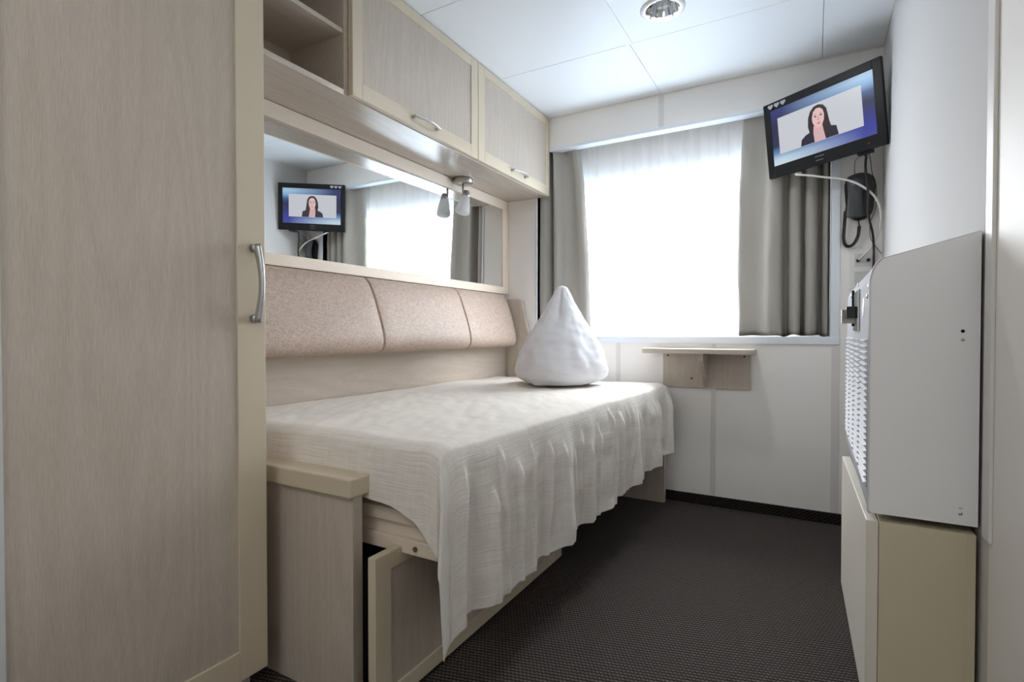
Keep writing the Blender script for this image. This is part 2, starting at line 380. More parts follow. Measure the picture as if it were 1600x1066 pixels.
# ------------------------------------------------------------------ wardrobe
def bow_handle(a, b, out, depth, name, parent, r=.0075, mat=None):
    """arched bar from a to b standing off along `out`"""
    a, b, out = Vector(a), Vector(b), Vector(out); L = (b - a); n = 22; pts = []; rad = []
    d = L.normalized()
    for i in range(n + 1):
        t = i / n; pts.append(a + L * t + out * (depth * (.42 + .58 * math.sin(math.pi * t)))); rad.append(r * (1.25 - .35 * math.sin(math.pi * t)))
    m = MB().tube(pts, rad, 12, flat=(1.0, .62) if abs(d.z) > .5 else (.62, 1.0))
    for e, q in ((a, d), (b, -d)):
        c = e + q * .006
        m.tube([c, c + out * (depth * .5)], r * 1.05, 10)
    return m.build(name, mat or satin, parent)
def framed_door(parent, x, t, y0, y1, z0, z1, sl, sr, rb, rt, panelmat, name='door', near_label=None):
    """framed door facing +x, front at x"""
    m = MB()
    if sl: m.box(x - t, x, y0, y0 + sl, z0, z1, .0015)
    if sr: m.box(x - t, x, y1 - sr, y1, z0, z1, .0015)
    m.box(x - t, x, y0 + sl, y1 - sr, z0, z0 + rb, .0015); m.box(x - t, x, y0 + sl, y1 - sr, z1 - rt, z1, .0015)
    d = m.build(name, cream, parent)
    MB().box(x - t * .8, x - .004, y0 + sl - .003, y1 - sr + .003, z0 + rb - .003, z1 - rt + .003).build('door_panel', panelmat, d)
    return d
wr = thing('wardrobe', 'tall bleached oak wardrobe with a cream door frame beside the bed', 'wardrobe', (-1.386, .58, 0))
MB().box(XL + .003, -1.162, .346, .813, .06, ZC - .004).build('carcass', wood_v, wr)
MB().box(XL + .003, -1.185, .346, .800, 0, .06).build('plinth', wood_h, wr)
d = framed_door(wr, -1.14, .021, .345, .817, .060, ZC - .006, 0, .071, .07, .07, wood_v)
bow_handle((-1.139, .786, .890), (-1.139, .786, 1.066), (1, 0, 0), .030, 'handle', d, .0098)

# ------------------------------------------------------------------ overhead cabinet
oc = thing('overhead_cabinet', 'long overhead cabinet with an open niche and two framed oak doors', 'cabinet', (-1.48, 1.8, 1.65))
XF = -1.336; XC = -1.358
MB().box(XL, XC, .82, 2.795, 1.650, 1.668, .001).build('bottom_board', wood_gloss, oc)
m = MB()
m.box(XL, XC, .82, 2.795, 2.078, 2.096); m.box(XL, XL + .012, .82, 2.795, 1.668, 2.078)
m.box(XL, XC, 1.268, 1.286, 1.668, 2.078); m.box(XL, XC, 2.775, 2.795, 1.668, 2.078); m.box(XL, XC, 2.03, 2.05, 1.668, 2.078); m.box(XL, XC, .82, .838, 1.668, 2.078)
m.build('carcass', wood_h, oc)
MB().box(XL + .012, XC - .004, .838, 1.268, 1.853, 1.868, .001).build('shelf', wood_h, oc)
for (a, b, sl, sr, h0, h1) in ((1.286, 2.043, .045, .053, 1.585, 1.742), (2.047, 2.795, .052, .046, 2.348, 2.500)):
    d = framed_door(oc, XF, .021, a, b, 1.653, 2.094, sl, sr, .054, .040, wood_v)
    bow_handle((XF, h0, 1.686), (XF, h1, 1.686), (1, 0, 0), .030, 'handle', d, .0062)

# ------------------------------------------------------------------ wall mirror
mi = thing('wall_mirror', 'long wall mirror in a pale beech frame above the bed backrest', 'mirror', (XL, 1.8, 1.37))
m = MB(); Y0, Y1 = .83, 2.792
m.box(XL, XL + .027, Y0, Y1, 1.094, 1.136, .002).box(XL, XL + .027, Y0, Y1, 1.593, 1.648, .002)
m.box(XL, XL + .027, Y1 - .072, Y1, 1.136, 1.593, .002).box(XL, XL + .027, Y0, Y0 + .07, 1.136, 1.593, .002)
m.build('frame', cream2, mi)
def mgl(y, z): return XL + .0135 + .0135 * (y - 2.0) + .008 * (z - 1.36)      # the glass sits a touch askew in its frame
mm_ = MB().grid(lambda u, v: Vector((mgl(1.12 + (Y1 - .068 - 1.12) * u, 1.132 + .465 * v), 1.12 + (Y1 - .068 - 1.12) * u, 1.132 + .465 * v)), 1, 1, smooth=False)
mm_ = mm_.build('mirror_glass', mirrorm, mi, recalc=False); mod(mm_, 'SOLIDIFY', thickness=.0008, offset=0)

# ------------------------------------------------------------------ spotlight under the cabinet
LX, LY = -1.567, 2.255
sp = thing('spotlight', 'small chrome spotlight with a frosted shade under the overhead cabinet', 'lamp', (LX, LY, 1.65))
MB().lathe([(0, 0), (.050, 0), (.051, -.004), (.051, -.021), (.047, -.026), (0, -.027)], (LX, LY, 1.65), n=40).build('ceiling_rose', brushed, sp)
for (dx, dy) in ((.048, .014), (.046, -.016)):
    MB().lathe([(0, .006), (.004, .005), (.0045, 0)], (LX + dx, LY + dy, 1.636), (dx, dy, 0), n=12).build('screw', chrome, sp)
MB().tube([(LX + .004, LY - .004, 1.625), (LX + .004, LY - .004, 1.572)], .0055, 10).tube([(LX + .004, LY - .004, 1.574), (LX + .022, LY - .0, 1.574)], .006, 10).build('stem', brushed, sp)
hd = Vector((-.10, -.22, -.97)).normalized(); ho = Vector((LX + .024, LY, 1.585))
MB().lathe([(0, 0), (.014, .0), (.0175, .004), (.0175, .018), (.0205, .022), (.0205, .030), (.018, .032), (0, .032)], ho, hd, 28).build('collar', satin, sp)
MB().lathe([(.0165, .030), (.022, .034), (.028, .060), (.0345, .094), (.037, .109), (.0355, .117), (.029, .1215), (.012, .1225), (0, .1227)], ho, hd, 36).build('lamp_shade', frostm, sp)

# ------------------------------------------------------------------ backrest
br = thing('backrest', 'pinkish beige padded backrest along the wall below the mirror', 'backrest', (-1.56, 1.8, .80))
prof = catmull([(-1.618, 0, 1.088), (-1.598, 0, 1.090), (-1.572, 0, 1.070), (-1.545, 0, 1.015), (-1.520, 0, .950), (-1.500, 0, .885), (-1.490, 0, .840), (-1.492, 0, .808), (-1.510, 0, .787), (-1.545, 0, .781), (-1.590, 0, .783), (-1.618, 0, .785)], 5)
ysamp = []
y = .84
while y < 2.7449:
    ysamp.append(y); dmin = min(abs(y - 1.60), abs(y - 2.22)); y += .002 if dmin < .02 else (.006 if y > 2.62 else .02)
ysamp.append(2.745)
def bfn(u, v):
    yy = ysamp[min(len(ysamp) - 1, int(round(u * (len(ysamp) - 1))))]; p = prof[int(round(v * (len(prof) - 1)))]
    c = Vector((-1.606, 0, .93)); q = Vector((p.x, 0, p.z))
    k = 1.0
    e = (2.745 - yy) / .095
    if e < 1: k = math.sqrt(max(0.0, 1 - (1 - e) ** 2)) * .80 + .20
    dep = max(0, q.x - c.x)
    q.x = c.x + (q.x - c.x) * (k if q.x > c.x else 1); q.z = c.z + (q.z - c.z) * (.80 + .20 * k)
    gr = sum(math.exp(-((yy - s) / .0045) ** 2) * .007 + math.exp(-((yy - s) / .03) ** 2) * .004 for s in (1.60, 2.22))
    n = (q - c).normalized(); q -= n * gr * min(1, dep / .03)
    wv = mnoise.noise(Vector((q.x * 9, yy * 6, q.z * 9))) * .002
    return Vector((q.x + wv, yy, q.z))
cu = MB().grid(bfn, len(ysamp) - 1, len(prof) - 1)
cu.bm.faces.new([v for v in cu.bm.verts if abs(v.co.y - 2.745) < 1e-5])
cu = cu.build('cushion', leatherm, br)
seamt = plain('brown_thread', (112, 92, 78), .8)
for s in (1.60, 2.22):
    pts = [p for p in prof if p.x > -1.607]
    def sp_(p):
        c = Vector((-1.606, 0, .93)); q = Vector((p.x, 0, p.z)); n = (q - c).normalized(); q -= n * .0098 * min(1, max(0, q.x - c.x) / .03); return (q.x, s, q.z)
    MB().tube([sp_(p) for p in pts], .0016, 6).build('seam', seamt, cu)
MB().box(XL + .002, -1.604, .83, 2.755, .60, .83).build('back_panel', wood_h, br)
MB().prism([(XL + .002, .60), (-1.472, .60), (-1.437, .79), (-1.503, 1.055), (-1.530, 1.062), (XL + .002, 1.062)], 'y', 2.757, 2.781, bev=.0015).build('side_panel', wood_v, br)

# ------------------------------------------------------------------ bed
bd = thing('bed', 'pull-out single bed in bleached oak along the left wall', 'bed', (-1.25, 1.8, 0))
MB().box(-1.628, -.912, .872, .902, 0, .488, .001).build('end_panel', wood_v, bd)
MB().box(-1.628, -.906, .858, .926, .487, .532, .004).build('end_cap', cream, bd)
MB().box(-1.60, -.655, 2.722, 2.752, 0, .46, .001).build('end_panel', wood_v, bd)
m = MB().box(-1.60, -.722, .950, 2.70, .416, .447, .003)
m.box(-1.60, -.735, .962, 2.69, .383, .416)
m.build('platform', cream2, bd)
MB().box(-1.60, -.722, .948, .972, .349, .384, .003).box(-.746, -.722, .972, 2.69, .349, .384, .003).build('rail', cream2, bd)
MB().lathe([(0, .0), (.006, .0), (.006, .004), (.0035, .0045), (.003, .0015), (0, .0015)], (-.792, .9485, .366), (0, -1, 0), 16).build('bolt', plain('brown_bolt', (110, 84, 60), .4), bd)
mt = MB().box(-1.595, -.735, .955, 2.69, .447, .586, .03, 4).build('mattress', mattm, bd, smooth=True)
dr = framed_door(bd, -.832, .022, .860, 1.852, .012, .366, .052, .055, .04, .04, wood_v, name='drawer')
MB().box(-1.55, -.885, .93, 1.80, .03, .30).build('drawer_box', plain('dark_drawer_interior', (60, 54, 48), .8), dr)

# ------------------------------------------------------------------ bedspread
YN, YF = .932, 2.712
def side_x(t): return -.709 + .074 * (t / (YF - YN))
XW = -1.600
def ztop(sx, t):
    q = t / (YF - YN)
    return .614 - .006 * q + .006 * mnoise.noise(Vector((sx * 4, t * 3.2, 1.7))) + .0035 * mnoise.noise(Vector((sx * 11 + t * 4, t * 5, 4.1))) + .0015 * mnoise.noise(Vector((sx * 26 + t * 14, t * 12, 9)))
fold_seed = [random.uniform(0, 6.28) for _ in range(12)]
def folds(t):
    a = .55 * math.sin(t * 21 + fold_seed[0] + .8 * math.sin(t * 4)) + .5 * math.sin(t * 35 + fold_seed[1] + 1.1 * math.sin(t * 6.5)) + .18 * math.sin(t * 61 + fold_seed[2] + math.sin(t * 9))
    return a
CREASE = []
_t = .06
while _t < 1.74:
    CREASE.append((_t, random.uniform(-.10, .06), random.uniform(.007, .014), random.uniform(.009, .024), random.uniform(0, .10))); _t += random.uniform(.05, .13)
def spread(s, t):
    """s: cloth distance from the wall edge (m), t: from the near top edge (m, negative hangs at the near end)"""
    Lf = YF - YN; tc = min(max(t, 0), Lf); sx = side_x(tc); Wd = sx - XW
    a = max(0, s - Wd); b = max(0, -t); b2 = max(0, t - Lf)
    x = XW + min(s, Wd); yy = YN + tc; z = ztop(x, tc)
    bb = max(b, b2); r = math.hypot(a, bb)
    # rounded top edge
    rr = .045
    e1 = min(1, max(0, (Wd - s)) / rr); e2 = min(1, max(0, t) / rr); e3 = min(1, max(0, Lf - t) / rr)
    for e in (e1, e2, e3): z -= .014 * (1 - e) ** 2
    if r > 0:
        z -= r
        ph = math.atan2(bb, a) if r > 0 else 0
        k = min(1, r / .10)
        fl = math.sin(2 * ph) if (a > 0 and bb > 0) else 0
        soft = .012 * (1 - math.exp(-r / .03))
        ox = soft * math.cos(ph) + fl * .05 * r; oy = (-1 if b > 0 else 1) * (soft * math.sin(ph) + fl * (.15 if b > 0 else .05) * r)
        if a > 0:
            fo = folds(tc) * (.004 + .020 * min(1, a / .35)) * k * math.cos(ph)
            for (t0c, sl, wd, am, a0) in CREASE:
                dd_ = tc - (t0c + sl * a); fo += am * math.exp(-(dd_ / wd) ** 2) * smooth01((a - a0) / .06) * (1 - .35 * smooth01((a - .25) / .12))
            fo += mnoise.noise(Vector((a * 14, tc * 9, 3))) * .006 * k
            fo *= smooth01((tc) / .10 + .15) * smooth01((Lf - tc) / .06 + .2)
            ox += max(fo, -.012 - .01 * k) + .010 * k
        if bb > 0 and a <= 0:
            oy -= (mnoise.noise(Vector((s * 6, bb * 8, 7))) * .004 * k) * (1 if b > 0 else -1)
        x += ox; yy += oy
    return Vector((x, yy, z))
Wn = side_x(0) - XW; Lf = YF - YN
smax = lambda t: (side_x(min(max(t, 0), Lf)) - XW) + interp(t, [-.2, 0, .35, .8, 1.3, 1.78, 1.9], [.400, .402, .388, .374, .352, .308, .295]) + .005 * mnoise.noise(Vector((t * 7, 2, 2)))
def tmin(s): return -interp(s, [0, .60, .76, .83, .87, .896, 1.0, 1.2, 1.35], [.115, .118, .130, .155, .195, .215, .195, .135, .095]) + .003 * mnoise.noise(Vector((s * 14, 5, 5)))
TF = Lf + .018
NU, NV = 250, 540
def uvmap(u, v):
    # u across, v along
    # uneven sampling along t: dense at the near end
    t0 = -.18; t = t0 + (TF - t0) * v
    return t
def cell(u, v):
    tt = v
    t_lin = tt
    # near end hangs by an s-dependent amount
    vn = .13
    if tt < vn: tq = tt / vn - 1
    else: tq = (tt - vn) / (1 - vn) * TF
    s_ref = u
    us = .62
    def s_of(t):
        Wd = side_x(min(max(t, 0), Lf)) - XW
        if u < us: return Wd * (u / us)
        return Wd + (smax(t) - Wd) * (u - us) / (1 - us)
    if tq < 0:
        s = s_of(0); t = -tq * tmin(s)
    else: t = tq; s = s_of(t)
    return s, t
bs = MB().grid(lambda u, v: spread(*cell(u, v)), NU, NV, uv=lambda u, v: cell(u, v))
_lay = bs.bm.loops.layers.uv.verify()
for _f in bs.bm.faces:                     # the crinkle runs along the bed on the hanging side
    _c = _f.calc_center_median()
    if _c.z < .585 and _c.y > YN + .01:
        for _l in _f.loops: _l[_lay].uv = (_l[_lay].uv[1], _l[_lay].uv[0] + 3.0)
bs = bs.build('bedspread', spreadm, base=(-1.15, 1.8, .60), smooth=True, recalc=False)
tag(bs, 'ivory crinkled cotton bedspread hanging over the side of the bed', 'bedspread')
mod(bs, 'SOLIDIFY', thickness=.0025, offset=1.0)

# ------------------------------------------------------------------ pillow
PC = Vector((-1.065, 2.345, .612)); PH = .478
def pil(u, v):
    th = 2 * math.pi * u; h = v
    pr = interp(h, [0, .0001, .03, .08, .15, .24, .34, .46, .60, .74, .86, .94, .985, 1.0], [0, .105, .165, .203, .214, .210, .193, .163, .124, .085, .055, .036, .022, 0])
    lob = 1 + .10 * math.cos(3 * (th - R(-75))) * (1 - h) ** 1.0 + .05 * math.cos(2 * (th - R(20))) * (1 - h * .6)
    cre = -.028 * math.exp(-((((th - R(285) + math.pi) % (2 * math.pi)) - math.pi) / .22) ** 2) * smooth01((h - .45) / .3) * (1 - smooth01((h - .93) / .07))
    wr = .018 * mnoise.noise(Vector((math.cos(th) * 1.6, math.sin(th) * 1.6, h * 5))) + .010 * mnoise.noise(Vector((math.cos(th) * 4, math.sin(th) * 4, h * 9 + 3)))
    rr = pr * lob * (1 + wr * 3) + cre * (pr / .12)
    # seam ears at the foot
    for ang, amp in ((R(256), .036), (R(-22), .018)):
        dth = ((th - ang + math.pi) % (2 * math.pi)) - math.pi
        if 0 < h < .16: rr += amp * math.exp(-(dth / .16) ** 2) * math.exp(-((h - .012) / .035) ** 2)
    rr += (.0022 + .003 * (1 - h)) * mnoise.noise(Vector((math.cos(th) * 3 + h * 3, math.sin(th) * 3, h * 17 + 5))) * smooth01(h / .08)
    lean = Vector((.012, .0, 0)) * (h ** 1.5)
    return PC + lean + Vector((rr * math.cos(th), rr * math.sin(th), PH * h))
pw = MB()
nu, nv = 128, 70
V = [[pw.bm.verts.new(pil(i / nu, (j / nv))) for i in range(nu)] for j in range(1, nv)]
bot = pw.bm.verts.new(PC); topv = pw.bm.verts.new(pil(0, 1))
for j in range(len(V) - 1):
    for i in range(nu): pw.bm.faces.new((V[j][i], V[j][(i + 1) % nu], V[j + 1][(i + 1) % nu], V[j + 1][i]))
for i in range(nu):
    pw.bm.faces.new((bot, V[0][(i + 1) % nu], V[0][i])); pw.bm.faces.new((topv, V[-1][i], V[-1][(i + 1) % nu]))
pw = pw.build('pillow', pillowm, base=PC, smooth=True)
tag(pw, 'white pillow stood up in a pointed pyramid on the bed', 'pillow')
mod(pw, 'SUBSURF', levels=1, render_levels=1)

# ------------------------------------------------------------------ folding shelf under the window
fs = thing('wall_shelf', 'small bleached oak shelf on the wall under the window', 'shelf', (-.48, YB, .58))
def rrect(x0, x1, y0, y1, r, n=6):
    out = [(x0, y1), ]
    for cx, cy, a0 in ((x0 + r, y0 + r, 180), (x1 - r * 1.6, y0 + r * 1.6, 270)):
        q = r if a0 == 180 else r * 1.6
        for k in range(n + 1): a = R(a0 + 90 * k / n); out.append((cx + q * math.cos(a), cy + q * math.sin(a)))
    out.append((x1, y1)); return out
MB().prism(rrect(-.745, -.238, 2.605, YB - .001, .018), 'z', .764, .786, bev=.002).build('shelf_top', wood_x, fs)
MB().box(-.678, -.262, YB - .018, YB - .0045, .588, .764, .001).build('backing_board', wood_v, fs)
MB().prism([(2.640, .764), (2.640, .728), (YB - .018, .590), (YB - .018, .764)], 'x', -.475, -.457, bev=.001).build('bracket', wood_v, fs)
for (sx, sz) in ((-.653, .748), (-.291, .748), (-.535, .634)):
    MB().lathe([(0, .003), (.0035, .0025), (.0045, 0)], (sx, YB - .018, sz), (0, -1, 0), 12).build('screw', dark, fs)

# ------------------------------------------------------------------ curtains
def curtain(name, plan, z0, z1, label, warp=None, mat=curtm, thick=.002):
    P = catmull([(a, b, 0) for a, b in plan], 10); n = len(P) - 1
    def fn(u, v):
        p = P[int(round(u * n))]; z = z0 + (z1 - z0) * v; x, y = p.x, p.y
        if warp: x, y, z = warp(u, v, x, y, z)
        return Vector((x, y, z))
    o = MB().grid(fn, n, 44).build(name, mat, base=(plan[0][0], plan[0][1], z0), smooth=True, recalc=False)
    mod(o, 'SOLIDIFY', thickness=thick, offset=0)
    return o
def wr_(u, v, x, y, z):
    d = interp(v, [0, .3, .6, 1], [-.004, -.016, -.010, .016]) * max(0, 1 - u * 2.2)
    y += .008 * mnoise.noise(Vector((u * 9, v * 2.5, 1))) * (1 - v * .5) + .004 * mnoise.noise(Vector((u * 16 + v * 7, v * 6, 8)))
    y -= .014 * math.exp(-((u - .20 - .05 * v) / .05) ** 2) * (1 - v * .6) + .006 * math.exp(-(v / .10) ** 2) * math.sin(u * 40)
    z += (.012 * mnoise.noise(Vector((u * 7, 0, 2))) if v < .05 else 0)
    return x + d, y, z
c = curtain('curtain', [(-.322, 2.872), (-.312, 2.858), (-.285, 2.852), (-.245, 2.850), (-.21, 2.838), (-.18, 2.814), (-.155, 2.806), (-.135, 2.818), (-.128, 2.868), (-.112, 2.878), (-.100, 2.826), (-.082, 2.814), (-.062, 2.824), (-.054, 2.872), (-.044, 2.878), (-.034, 2.826), (-.015, 2.812), (.006, 2.826), (.016, 2.876), (.026, 2.878), (.034, 2.84), (.050, 2.828), (.0595, 2.845)], .850, 1.990, 'x', wr_)
tag(c, 'grey-beige curtain gathered in deep folds behind the television', 'curtain')
def wl_(u, v, x, y, z):
    d = interp(v, [0, .4, .75, 1], [.045, .030, .005, -.035]) * max(0, (u - .35) / .65)
    y += .006 * mnoise.noise(Vector((u * 8, v * 2.2, 6)))
    return x + d, y, z
c = curtain('curtain', [(-1.4105, 2.850), (-1.404, 2.812), (-1.375, 2.812), (-1.355, 2.842), (-1.345, 2.872), (-1.335, 2.866), (-1.322, 2.820), (-1.305, 2.812), (-1.285, 2.828), (-1.262, 2.852), (-1.24, 2.858), (-1.215, 2.850), (-1.19, 2.838), (-1.165, 2.838), (-1.148, 2.855)], .850, 1.990, 'x', wl_)
tag(c, 'grey-beige curtain drawn aside behind the pillow at the cabinet end of the window', 'curtain')
sh = [(-1.30 + i * .0105, 2.895 + .012 * math.sin(i * .95 + .8 * math.sin(i * .37))) for i in range(126)]
P = [Vector((a, b, 0)) for a, b in sh]
o = MB().grid(lambda u, v: Vector((P[int(round(u * 125))].x, P[int(round(u * 125))].y, .853 + 1.14 * v)), 125, 10).build('sheer_curtain', sheerm, base=(-.65, 2.895, .853), smooth=True, recalc=False)
tag(o, 'sheer white curtain drawn across the bright window', 'curtain')

# ------------------------------------------------------------------ television
TVc = Vector((.0139, 2.6487, 1.7612)); ty, tt, tr = R(240.88), R(-5.62), R(2.09)
n_ = Vector((math.cos(tt) * math.cos(ty), math.cos(tt) * math.sin(ty), math.sin(tt))); r_ = Vector((-math.sin(ty), math.cos(ty), 0)); u_ = n_.cross(r_)
r2 = math.cos(tr) * r_ + math.sin(tr) * u_; u2 = -math.sin(tr) * r_ + math.cos(tr) * u_
TM = Matrix(((r2.x, u2.x, n_.x, TVc.x), (r2.y, u2.y, n_.y, TVc.y), (r2.z, u2.z, n_.z, TVc.z), (0, 0, 0, 1)))   # local x right, y up, z towards viewer
tvb = TVc + Vector((0, 0, -.17))
tv = thing('television', 'black flat television tilted on the wall in the corner above the telephone', 'television', tvb)
TW, TH = .497, .340
sx0, sx1, sy0, sy1 = -TW / 2 + .030, TW / 2 - .034, -TH / 2 + .052, TH / 2 - .036
m = MB()
m.box(-TW / 2, sx0, -TH / 2, TH / 2, -.018, 0, .003).box(sx1, TW / 2, -TH / 2, TH / 2, -.018, 0, .003)
m.box(sx0 - .002, sx1 + .002, -TH / 2, sy0, -.018, 0, .003).box(sx0 - .002, sx1 + .002, sy1, TH / 2, -.018, 0, .003)
m.xf(TM).build('bezel', blackg, tv)
MB().box(-TW / 2 + .006, TW / 2 - .004, -TH / 2 + .004, TH / 2 - .004, -.026, -.012, .004).box(-.19, .19, -.125, .12, -.052, -.024, .012).xf(TM).build('housing', black, tv)
sw, sh_ = sx1 - sx0, sy1 - sy0; scx, scy = (sx0 + sx1) / 2, (sy0 + sy1) / 2
def screen_mat():
    m, nt, b = newmat('lit_screen_backdrop'); tc = N(nt, 'ShaderNodeTexCoord'); sp = N(nt, 'ShaderNodeSeparateXYZ'); nt.links.new(tc.outputs['UV'], sp.inputs[0])
    def ramp(stops, src):
        rp = N(nt, 'ShaderNodeValToRGB'); cr = rp.color_ramp
        while len(cr.elements) < len(stops): cr.elements.new(.5)
        for e, (p, c) in zip(cr.elements, stops): e.position = p; e.color = (*lin(c), 1)
        nt.links.new(src, rp.inputs[0]); return rp.outputs[0]
    right = ramp([(0, (62, 70, 150)), (.12, (50, 58, 150)), (.3, (44, 50, 128)), (.55, (28, 34, 66)), (.70, (60, 84, 132)), (.80, (120, 160, 205)), (.93, (160, 195, 225)), (1, (150, 180, 210))], sp.outputs['Y'])
    left = ramp([(0, (196, 214, 220)), (.10, (182, 206, 222)), (.22, (96, 130, 175)), (.34, (30, 38, 74)), (.70, (30, 32, 66)), (.88, (40, 44, 100)), (1, (44, 50, 110))], sp.outputs['Y'])
    mx = N(nt, 'ShaderNodeMixRGB'); fx = N(nt, 'ShaderNodeMapRange'); fx.inputs[1].default_value = .12; fx.inputs[2].default_value = .9
    nt.links.new(sp.outputs['X'], fx.inputs[0]); nt.links.new(fx.outputs[0], mx.inputs[0]); nt.links.new(left, mx.inputs[1]); nt.links.new(right, mx.inputs[2])
    b.inputs['Base Color'].default_value = (0.01, .01, .012, 1); b.inputs['Roughness'].default_value = .3
    nt.links.new(mx.outputs[0], b.inputs['Emission Color']); b.inputs['Emission Strength'].default_value = 1 / (2 ** EXPO)
    return m
scr = MB().grid(lambda u, v: Vector((sx0 + sw * u, sy0 + sh_ * v, -.004)), 1, 1, uv=lambda u, v: (u, v)).xf(TM).build('screen', screen_mat(), tv)
def poly2(pts, z, mat, name, parent):
    m = MB(); vs = [m.bm.verts.new(Vector((sx0 + sw * a, sy0 + sh_ * b, z))) for a, b in pts]; m.bm.faces.new(vs)
    return m.xf(TM).build(name, mat, parent)
def ell(cx, cy, rx, ry, n=28, a0=0, a1=360): return [(cx + rx * math.cos(R(a0 + (a1 - a0) * k / n)), cy + ry * math.sin(R(a0 + (a1 - a0) * k / n))) for k in range(n + (0 if a1 - a0 == 360 else 1))]
poly2([(.075, .185), (.895, .185), (.895, .83), (.075, .83)], -.0036, emis('lit_picture_panel', (196, 198, 206)), 'picture_panel', scr)
# the woman shown on the screen: jacket, hair, neck and face
poly2([(.300, .19), (.312, .30), (.355, .355), (.42, .39), (.56, .40), (.60, .38), (.655, .35), (.672, .19)], -.0034, emis('lit_dark_jacket', (42, 38, 56)), 'picture_jacket', scr)
poly2([(.398, .36), (.385, .48), (.392, .62), (.415, .72), (.455, .785), (.50, .795), (.545, .765), (.575, .69), (.585, .58), (.595, .46), (.61, .36), (.585, .26), (.545, .28), (.52, .40), (.44, .42), (.425, .33)], -.0033, emis('lit_dark_hair', (52, 40, 46)), 'picture_hair', scr)
poly2([(.440, .19), (.434, .34), (.440, .46), (.525, .46), (.535, .34), (.55, .19)], -.0032, emis('lit_neck_skin', (208, 172, 172)), 'picture_neck', scr)
poly2([(.430, .60), (.434, .52), (.452, .455), (.482, .415), (.502, .412), (.528, .45), (.546, .52), (.550, .61), (.540, .685), (.512, .735), (.478, .742), (.446, .70)], -.0031, emis('lit_face_skin', (222, 186, 184)), 'picture_face', scr)
for cx in (.464, .519): poly2(ell(cx, .61, .013, .012), -.0030, emis('lit_eye', (70, 48, 52)), 'picture_eye', scr)
for cx in (.464, .519): poly2([(cx - .018, .638), (cx, .652), (cx + .018, .640), (cx, .643)], -.0030, emis('lit_eyebrow', (110, 82, 82)), 'picture_eyebrow', scr)
poly2([(.486, .60), (.482, .535), (.492, .525), (.502, .537), (.496, .60)], -.0030, emis('lit_nose', (200, 156, 154)), 'picture_nose', scr)
poly2([(.470, .487), (.492, .500), (.515, .490), (.493, .470)], -.0030, emis('lit_lips', (176, 96, 104)), 'picture_mouth', scr)
def heart(cx, cy, s):
    out = []
    for k in range(36):
        t = 2 * math.pi * k / 36; out.append((cx + s * math.sin(t) ** 3, cy + s * (13 * math.cos(t) - 5 * math.cos(2 * t) - 2 * math.cos(3 * t) - math.cos(4 * t)) / 16))
    return out
stick = plain('pale_grey_sticker', (190, 192, 196), .5)
for k in range(3): MB().prism(heart(-TW / 2 + .036 + .030 * k, TH / 2 - .018, .0125), 'z', .0, .0006).xf(TM).build('heart_sticker', stick, tv)
lg = plain('grey_print', (150, 152, 156), .5)
m = MB()
for k in range(7): m.box(-.030 + k * .0056, -.030 + k * .0056 + .0040, -TH / 2 + .034, -TH / 2 + .0375, 0, .0005)
for k in range(6): m.box(-.028 + k * .0056, -.028 + k * .0056 + .0040, -TH / 2 + .0175, -TH / 2 + .0205, 0, .0005)
m.xf(TM).build('bezel_print', lg, tv)
MB().lathe([(.003, 0), (.003, .0008), (0, .001)], (TW / 2 - .065, -TH / 2 + .024, 0), (0, 0, 1), 12).xf(TM).build('power_light', red, tv)
# swivel arm back to the corner
p0 = TM @ Vector((.06, .03, -.05)); p1 = Vector((.165, 2.755, 1.80)); p2 = Vector((.172, 2.792, 1.80))
MB().tube([p0, p1, p2], .016, 10).box(.11, .23, 2.783, 2.797, 1.735, 1.86, .003).build('wall_arm', black, tv)
MB().box(.125, .180, -TH / 2 - .008, -TH / 2 + .01, -.05, -.022, .003).xf(TM).build('connector_block', black, tv)

# ------------------------------------------------------------------ wall telephone, socket and cables
ph = thing('wall_telephone', 'dark grey wall telephone with a coiled cord beside the window', 'telephone', (.166, YB, 1.345))
def rounded(cx, cz, w, h, r, n=6, taper=0):
    out = []
    for (sx, sz, a0) in ((1, 1, 0), (-1, 1, 90), (-1, -1, 180), (1, -1, 270)):
        for k in range(n + 1):
            a = R(a0 + 90 * k / n); ww = w / 2 - r + (taper if sz < 0 else 0)
            out.append((cx + sx * ww + r * math.cos(a), cz + sz * (h / 2 - r) + r * math.sin(a)))
    return out
MB().prism(rounded(.169, 1.456, .116, .205, .050, taper=-.008), 'y', YB - .036, YB, bev=.007).build('phone_base', black, ph)
MB().box(.150, .180, YB - .052, YB - .034, 1.525, 1.531, .002).build('hook', satin, ph)
hp = catmull([(.156, YB - .046, 1.540), (.153, YB - .058, 1.515), (.150, YB - .066, 1.455), (.150, YB - .060, 1.395), (.153, YB - .048, 1.362)], 6)
nn = len(hp) - 1
MB().tube(hp, [interp(i / nn, [0, .08, .25, .5, .75, .92, 1], [.018, .036, .034, .027, .031, .035, .018]) for i in range(nn + 1)], 20, flat=(.55, 1)).build('handset', plain('grey_handset_plastic', (66, 67, 72), .35), ph)
path = catmull([(.116, YB - .030, 1.398), (.113, YB - .026, 1.34), (.111, YB - .022, 1.275), (.122, YB - .020, 1.246), (.146, YB - .020, 1.250), (.164, YB - .022, 1.285), (.168, YB - .026, 1.328)], 30)
coil = []; L = 0
for i, p in enumerate(path):
    if i: L += (p - path[i - 1]).length
    t = (path[min(i + 1, len(path) - 1)] - path[max(i - 1, 0)]).normalized(); b_ = Vector((0, 1, 0)); c_ = t.cross(b_).normalized(); a = L / .0042 * 2 * math.pi
    coil.append((p, t, b_, c_, L))
pts = []
tot = coil[-1][4]; steps = int(tot / .0042 * 9)
